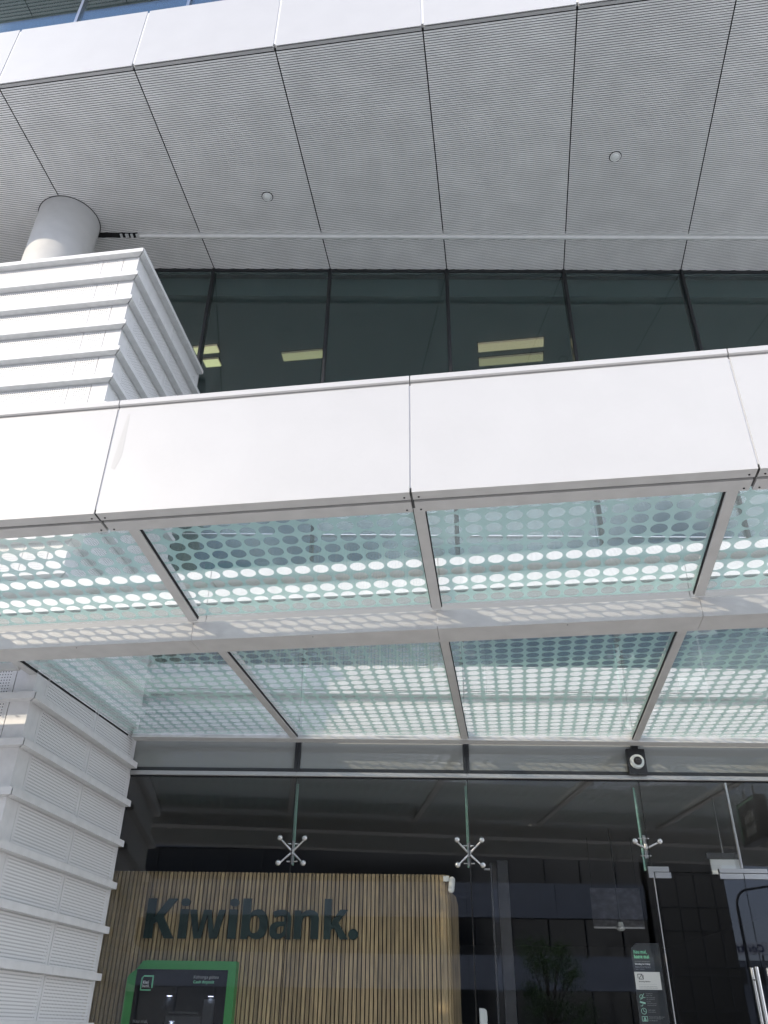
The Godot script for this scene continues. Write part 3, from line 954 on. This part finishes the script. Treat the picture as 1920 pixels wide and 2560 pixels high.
func make_shop_things() -> void:
	var t := thing("motion_sensor", "small white motion sensor at the rounded end of the timber wall", "sensor", Vector3(0.55, 2.70, -0.88))
	part_box(t, "bracket", M.white_plastic, -0.04, 0.015, 0.085, 0.135, -0.02, 0.02)
	var c := CapsuleMesh.new()
	c.radius = 0.03
	c.height = 0.15
	var b := part(t, "body", c, M.white_plastic, 0.0, Vector3(0.04, 0.055, 0.01))
	b.rotation.z = -0.12
	# framed picture sheet hanging well inside
	var p := thing("hanging_poster", "pale grey poster sheet hanging inside behind the doors", "poster", Vector3(2.70, 3.02, -3.0))
	mat("poster_print", lin(0.10, 0.105, 0.12), 0.5)
	speckle(M.poster_print, 0.25, 1.0, Vector3(1.6, 2.4, 1.6), 0.02, 3, 88)
	part_box(p, "sheet", M.poster_print, -0.30, 0.30, -0.40, 0.02, 0.0, 0.006)
	part_box(p, "bottom_bar", M.transom_metal, -0.30, 0.30, -0.42, -0.402, -0.004, 0.012)
	part_box(p, "hanging_wire", M.machine_black, -0.272, -0.268, 0.02, 0.60, 0.001, 0.005)
	part_box(p, "hanging_wire", M.machine_black, 0.268, 0.272, 0.02, 0.60, 0.001, 0.005)
	var l := thing("ceiling_camera", "small white dome on a stem below the hanging poster", "camera", Vector3(2.62, 2.585, -2.6))
	part(l, "dome", sphere(0.05, 20, 10), M.white_plastic, 0.0, Vector3(0, -0.02, 0)).scale = Vector3(1, 0.6, 1)
	part(l, "cap", cyl(0.04, 0.03, 0.04, 20), M.white_plastic, 0.0, Vector3(0, 0.022, 0))
	part(l, "stem", cyl(0.008, 0.008, 1.02, 10), M.machine_grey, 0.0, Vector3(0, 0.552, 0))
	# pale panel on a rod over the doors; its colour paints the canopy reflection
	var s := thing("reflection_panel", "pale green panel painted as a canopy reflection, hanging on a thin rod above the doors", "sign", Vector3(3.35, 2.90, -1.0))
	part_box(s, "panel", M.white_plastic, -0.145, 0.16, 0.0, 0.138, -0.012, 0.012)
	part_box(s, "header", M.machine_grey, -0.17, 0.16, 0.140, 0.20, -0.012, 0.012)
	part(s, "rod", cyl(0.004, 0.004, 0.54, 8), M.steel, 0.0, Vector3(0, 0.47, 0))
	# partition post and screen
	var g := thing("glass_partition", "dark partition post with thin pale edge inside beside the timber wall", "partition", Vector3(1.02, 0.012, -1.2))
	part_box(g, "edge_strip", M.machine_grey, -0.010, 0.008, 0.0, 3.0, -0.01, 0.01)
	part_box(g, "post", M.frame_black, 0.06, 0.17, 0.0, 3.02, -0.06, 0.04)
	part_box(g, "pane", M.glass, 0.012, 0.056, 0.0, 3.0, -0.004, 0.004)
	part_box(g, "closer_arm", M.transom_metal, -0.07, -0.012, 2.93, 2.95, -0.01, 0.01)
	var d := thing("leaflet_stand", "pale rounded display stand low behind the glass right of the timber", "stand", Vector3(0.875, 0.012, -1.2))
	var st := st_new()
	prism(st, [Vector2(-0.035, 0.0), Vector2(0.035, 0.0), Vector2(0.035, 1.675), Vector2(0.03, 1.70), Vector2(0.01, 1.712), Vector2(-0.035, 1.714)], -0.02, 0.02)
	part(d, "board", done(st), M.white_plastic)
	part_box(d, "foot", M.machine_grey, -0.12, 0.12, 0.0, 0.012, -0.15, -0.021)

func make_door_notices() -> void:
	var t := thing("welcome_decal", "black welcome notice with green and white lettering stuck to the glass", "notice", Vector3(2.165, 1.9, -0.009))
	var st := st_new()
	var x0 := -0.125
	var x1 := 0.12
	prism(st, [Vector2(x0, -0.40), Vector2(x1, -0.40), Vector2(x1, 0.292), Vector2(x0 + 0.05, 0.292), Vector2(x0, 0.245)], -0.003, 0.0)
	part(t, "sheet", done(st), M.decal_black)
	var q := [
		["Nau mai,", -0.103, 0.008, 0.208, 0.240, "print_green", true],
		["haere mai", -0.103, 0.022, 0.176, 0.204, "print_green", true],
		["Our branch opening hours", -0.103, 0.024, 0.148, 0.158, "print_grey", false],
		["Monday to Friday", -0.103, 0.024, 0.124, 0.141, "print_white", true],
		["Mane ki te Paraire", -0.103, 0.024, 0.104, 0.121, "print_grey", false],
		["9am - 4.30pm", -0.103, -0.03, 0.088, 0.099, "print_grey", false],
		["Sunglasses", -0.045, 0.01, -0.087, -0.078, "print_grey", false],
		["Hats, caps", -0.045, 0.005, -0.101, -0.092, "print_grey", false],
		["No helmets", -0.045, 0.025, -0.115, -0.106, "print_grey", false],
		["No weapons", -0.045, 0.02, -0.129, -0.120, "print_grey", false],
		["CCTV", -0.045, -0.015, -0.144, -0.135, "print_grey", false],
		["operating and", -0.045, 0.03, -0.157, -0.148, "print_grey", false],
		["monitored 24/7", -0.045, 0.03, -0.170, -0.161, "print_grey", false],
		["Cash under", -0.045, 0.015, -0.204, -0.195, "print_grey", false],
		["time delay", -0.045, 0.018, -0.219, -0.210, "print_grey", false],
		["Please don't be offended", -0.045, 0.08, -0.252, -0.243, "print_grey", false],
		["if you are requested", -0.045, 0.065, -0.265, -0.256, "print_grey", false],
		["to show ID", -0.045, 0.02, -0.278, -0.269, "print_grey", false]]
	for r in q:
		lettering(t, "lettering", r[0], M[r[5]], r[1], r[2], r[3], r[4], 0.0, 0.0012, r[6])
	# icons: glasses with a stroke, camera, clock, badge
	for i in 4:
		st = st_new()
		var c := Vector3(-0.080, [-0.105, -0.153, -0.208, -0.262][i], 0.0007)
		if i == 0:
			ring(st, c + Vector3(-0.006, 0, 0), 0.014, 0.0035)
			stroke(st, c + Vector3(-0.015, -0.022, 0), c + Vector3(0.016, 0.022, 0), 0.0035)
			stroke(st, c + Vector3(0.004, -0.006, 0), c + Vector3(0.024, -0.006, 0), 0.004)
		elif i == 1:
			stroke(st, c + Vector3(-0.018, 0.010, 0), c + Vector3(0.016, 0.002, 0), 0.012)
			stroke(st, c + Vector3(0.0, -0.004, 0), c + Vector3(-0.006, -0.018, 0), 0.0035)
			stroke(st, c + Vector3(-0.006, -0.018, 0), c + Vector3(-0.020, -0.018, 0), 0.0035)
		elif i == 2:
			ring(st, c, 0.021, 0.0035)
			stroke(st, c, c + Vector3(-0.004, 0.014, 0), 0.0035)
			stroke(st, c, c + Vector3(0.013, -0.006, 0), 0.0035)
		else:
			stroke(st, c + Vector3(-0.022, 0.016, 0), c + Vector3(0.022, 0.016, 0), 0.0035)
			stroke(st, c + Vector3(-0.022, -0.016, 0), c + Vector3(0.022, -0.016, 0), 0.0035)
			stroke(st, c + Vector3(-0.022, -0.016, 0), c + Vector3(-0.022, 0.016, 0), 0.0035)
			stroke(st, c + Vector3(0.022, -0.016, 0), c + Vector3(0.022, 0.016, 0), 0.0035)
			ring(st, c + Vector3(0, 0.003, 0), 0.005, 0.005)
			stroke(st, c + Vector3(-0.010, -0.009, 0), c + Vector3(0.010, -0.009, 0), 0.006)
		part(t, "icon", done(st), M.print_pale_green)
	var n := thing("security_notice", "white printed security notice stuck over the black notice on the glass", "notice", Vector3(2.148, 1.91, 0.0065))
	part_box(n, "sheet", M.notice_paper, -0.106, 0.106, -0.065, 0.065, 0.0, 0.0015)
	st = st_new()
	var k := Vector3(-0.058, 0.030, 0.0018)
	for e in [[Vector3(-0.022, -0.010, 0), Vector3(-0.022, 0.018, 0)], [Vector3(-0.022, 0.018, 0), Vector3(0.014, 0.018, 0)], [Vector3(0.014, 0.018, 0), Vector3(0.014, -0.008, 0)], [Vector3(0.022, 0.010, 0), Vector3(0.022, -0.018, 0)], [Vector3(0.022, -0.018, 0), Vector3(-0.014, -0.018, 0)], [Vector3(-0.014, -0.014, 0), Vector3(0.008, 0.012, 0)]]:
		stroke(st, k + e[0], k + e[1], 0.005)
	part(n, "icon", done(st), M.decal_black)
	lettering(n, "lettering", "Security Notice", M.decal_black, -0.078, 0.018, -0.014, 0.0, 0.0015, 0.001)
	part_box(n, "rule", M.print_grey, -0.08, 0.07, -0.0265, -0.0255, 0.0015, 0.002)
	lettering(n, "lettering", "For your own safety please remove", M.print_grey, -0.08, 0.068, -0.046, -0.037, 0.0015, 0.001, false)
	lettering(n, "lettering", "helmets and hats before you enter", M.print_grey, -0.08, 0.072, -0.058, -0.049, 0.0015, 0.001, false)

func ring(st: SurfaceTool, c: Vector3, r: float, w: float) -> void:
	for i in 24:
		var a := TAU * i / 24
		var b := TAU * (i + 1) / 24
		var d0 := Vector3(cos(a), sin(a), 0)
		var d1 := Vector3(cos(b), sin(b), 0)
		quad(st, c + d0 * (r - w / 2), c + d1 * (r - w / 2), c + d1 * (r + w / 2), c + d0 * (r + w / 2), Vector3.BACK)

func stroke(st: SurfaceTool, a: Vector3, b: Vector3, w: float) -> void:
	var d := (b - a).normalized()
	var n := Vector3(-d.y, d.x, 0) * w / 2
	a -= d * w / 2
	b += d * w / 2
	quad(st, a - n, b - n, b + n, a + n, Vector3.BACK)

func make_office_lights() -> void:
	# ceiling panels in the office behind the tall glazing, turned with the overhang; dim copies glow for ghost reflections in the glazing
	var spots := [
		[1.695, -1.082, 0.95, 0.172, "lamp_panel", "bright yellow ceiling light panel upstairs behind the right-hand glass"],
		[1.735, -1.392, 0.95, 0.160, "dim_lamp_and_ghost", "dimmer yellow glowing copy of the bright panel as its glass ghost, just below it behind the right-hand glass"],
		[-1.375, -1.318, 0.62, 0.165, "dim_lamp_and_ghost", "pale yellow ceiling light panel upstairs left of the second mullion"],
		[-2.80, -1.205, 0.36, 0.150, "lamp_panel", "small yellow light panel beside the upper end of the white pier"],
		[-2.765, -1.485, 0.24, 0.165, "dim_lamp_and_ghost", "dim glowing copy of the small light panel as its glass ghost, nearest the bottom of the white pier's ledges"]]
	for q in spots:
		var t := thing("ceiling_light", q[5], "light", Vector3(q[0], 10.116, q[1]), -B, "office ceiling light panels")
		part_box(t, "diffuser_lamp", M[q[4]], -q[2] / 2, q[2] / 2, -0.03, -0.005, -q[3] / 2, q[3] / 2)
		part_box(t, "frame", M.frame_black, -q[2] / 2 - 0.01, q[2] / 2 + 0.01, -0.004, 0.0, -q[3] / 2 - 0.01, q[3] / 2 + 0.01)
		var a := AreaLight3D.new()
		a.name = "panel_light"
		a.area_size = Vector2(q[2], q[3])
		a.light_energy = 0.008
		a.light_color = Color(1.0, 0.93, 0.68)
		a.shadow_enabled = true
		t.add_child(a)
		a.position = Vector3(0, -0.04, 0)
		a.rotation.x = -PI / 2

# ---------------------------------------------------------------- what the glass mirrors
func make_blade_sign() -> void:
	var t := thing("blade_sign", "black box sign hanging below the canopy with white lettering", "sign", Vector3(3.9, 3.28, 1.4))
	part_box(t, "box", M.machine_black, -0.06, 0.06, 0.0, 0.44, -0.27, 0.27)
	var st := st_new()
	bx(st, -0.064, -0.0605, 0.40, 0.425, -0.25, 0.25)
	bx(st, -0.064, -0.0605, 0.02, 0.3995, 0.225, 0.25)
	part(t, "emblem", done(st), M.print_green)
	var a := lettering(t, "lettering", "Kiwi", M.print_white, -0.16, 0.09, 0.20, 0.31, 0.0)
	var b := lettering(t, "lettering", "bank.", M.print_white, -0.16, 0.14, 0.07, 0.18, 0.0)
	for q in [a, b]:
		var p: Vector3 = q.position
		q.rotation.y = -PI / 2
		q.position = Vector3(-0.062, p.y, p.x)
	part_box(t, "hanger", M.steel, -0.012, 0.012, 0.44, 0.565, -0.15, -0.126)
	part_box(t, "hanger", M.steel, -0.012, 0.012, 0.44, 0.565, 0.126, 0.15)

func make_opposite() -> void:
	var t := thing("banded_office_block", "pale banded office block across the street mirrored in the shop glass", "building", Vector3(0, 0, 42))
	var bands := [[-0.2, 0.6], [3.56, 5.16], [6.97, 8.70], [10.4, 12.0]]
	part_box(t, "core", M.far_glass, -45.0, 13.9, -0.15, 13.0, 0.3, 14.0)
	for q in bands:
		for i in 12:
			var x := -44.9 + i * 4.9
			part_box(t, "wall_panel", M.far_concrete, x + 0.015, x + 4.885, q[0], q[1], 0.0, 0.29)
	for j in 3:
		var y0: float = bands[j][1]
		var y1: float = bands[j + 1][0]
		for i in 30:
			var x := -44.9 + i * 1.98
			part_box(t, "window_mullion", M.far_mullion, x - 0.03, x + 0.03, y0 + 0.002, y1 - 0.002, 0.12, 0.29)
	var d := thing("dark_glass_block", "black gridded glass building across the street mirrored in the doors", "building", Vector3(0, 0, 41.6))
	part_box(d, "core", M.far_black, 14.05, 18.26, -0.15, 14.0, 0.1, 12.0)
	for y in [1.2, 2.7, 4.3, 4.7, 6.4, 7.55, 9.2, 11.0, 12.6]:
		part_box(d, "grid_rail", M.far_mullion, 14.06, 18.24, y - 0.03, y + 0.03, 0.0, 0.06)
	for x in [14.6, 15.6, 16.6, 17.6]:
		part_box(d, "grid_mullion", M.far_mullion, x - 0.03, x + 0.03, 0.0, 13.9, 0.061, 0.099)
	var c := thing("low_shop_block", "low shop building beyond the dark block mirrored in the door", "building", Vector3(24.0, 0, 55))
	part_box(c, "wall", M.far_concrete, -4.5, 14.0, -0.15, 6.0, 0.1, 10.0)
	for i in 8:
		part_box(c, "window", M.far_glass, -1.4 + i * 1.2, -0.5 + i * 1.2, 4.6, 5.6, 0.05, 0.099)
	var s := thing("billboard", "white billboard with blue lettering on the low shop roof", "sign", Vector3(24.0, 6.0, 55.6))
	part_box(s, "board", M.far_sign_white, -1.7, 1.6, 0.38, 1.12, 0.0, 0.1)
	part_box(s, "leg", M.far_mullion, -1.2, -1.1, 0.0, 0.379, 0.02, 0.08)
	part_box(s, "leg", M.far_mullion, 1.0, 1.1, 0.0, 0.379, 0.02, 0.08)
	var w := lettering(s, "lettering", "Central", M.far_sign_blue, -1.2, 1.3, 0.5, 1.0, 0.0, 0.02, true, 0.2)
	w.rotation.y = PI
	w.position = Vector3(-w.position.x, w.position.y, -0.005)
	# street lamp
	var l := thing("street_lamp", "tall street lamp with curved arm across the road mirrored in the door", "lamp post", Vector3(14.32, -0.12, 25.6))
	l.position = Vector3(14.32, 0.0, 30.0)
	var st := st_new()
	tube(st, Vector3.ZERO, Vector3(0, 6.2, 0), 0.09, 0.06, 14)
	part(l, "pole", done(st), M.lamp_post_metal)
	st = st_new()
	var prev := Vector3(0, 6.19, 0)
	for i in 8:
		var a := PI / 2 * (i + 1) / 8
		var nx := Vector3(0.62 - 0.62 * cos(a), 6.19 + 0.65 * sin(a), 0)
		tube(st, prev, nx, 0.05, 0.05, 10)
		prev = nx
	tube(st, prev, Vector3(1.8, 7.02, 0), 0.05, 0.045, 10)
	part(l, "arm", done(st), M.lamp_post_metal)
	st = st_new()
	bx(st, 1.75, 2.4, 6.96, 7.06, -0.12, 0.12)
	part(l, "lamp_head", done(st), M.lamp_post_metal)
	# street tree
	rng.seed = 5
	var tr := thing("street_tree", "small leafy street tree across the road mirrored in the shop glass", "tree", Vector3(5.7, 0.0, 26.6))
	st = st_new()
	tube(st, Vector3(0, -0.02, 0), Vector3(0.05, 1.9, 0), 0.10, 0.07, 10)
	var tips := []
	for i in 16:
		var a := TAU * i / 16 + rng.randf_range(-0.3, 0.3)
		var rad := rng.randf_range(0.5, 1.5)
		var e := Vector3(cos(a) * rad, rng.randf_range(2.3, 4.9) - rad * 0.5, sin(a) * rad)
		var m := Vector3(e.x * 0.4, 1.7 + (e.y - 1.7) * 0.5, e.z * 0.4)
		tube(st, Vector3(0.05, rng.randf_range(1.2, 1.9), 0), m, 0.035, 0.025, 6)
		tube(st, m, e, 0.025, 0.01, 6)
		tips.append(e)
		tips.append(m.lerp(e, 0.6))
	part(tr, "trunk", done(st), M.bark)
	st = st_new()
	for i in 4200:
		var c0: Vector3 = tips[rng.randi() % tips.size()]
		var p := c0 + Vector3(rng.randfn(0, 0.2), rng.randfn(0, 0.17), rng.randfn(0, 0.2))
		var ax := Vector3(rng.randfn(), rng.randfn(), rng.randfn()).normalized()
		var bxs := ax.cross(Vector3(rng.randfn(), rng.randfn(), rng.randfn())).normalized()
		quad(st, p - ax * 0.05, p + bxs * 0.03, p + ax * 0.05, p - bxs * 0.03, ax.cross(bxs))
	part(tr, "crown", done(st), M.leaf)

func _ready() -> void:
	make_view()
	make_materials()
	make_ground()
	make_building()
	make_canopy()
	make_pier()
	make_column()
	make_shopfront()
	make_timber_wall()
	make_cash_machine()
	make_opposite()
	make_blade_sign()
	make_shop_things()
	make_door_notices()
	make_dome_camera()
	make_downlights()
	make_office_lights()
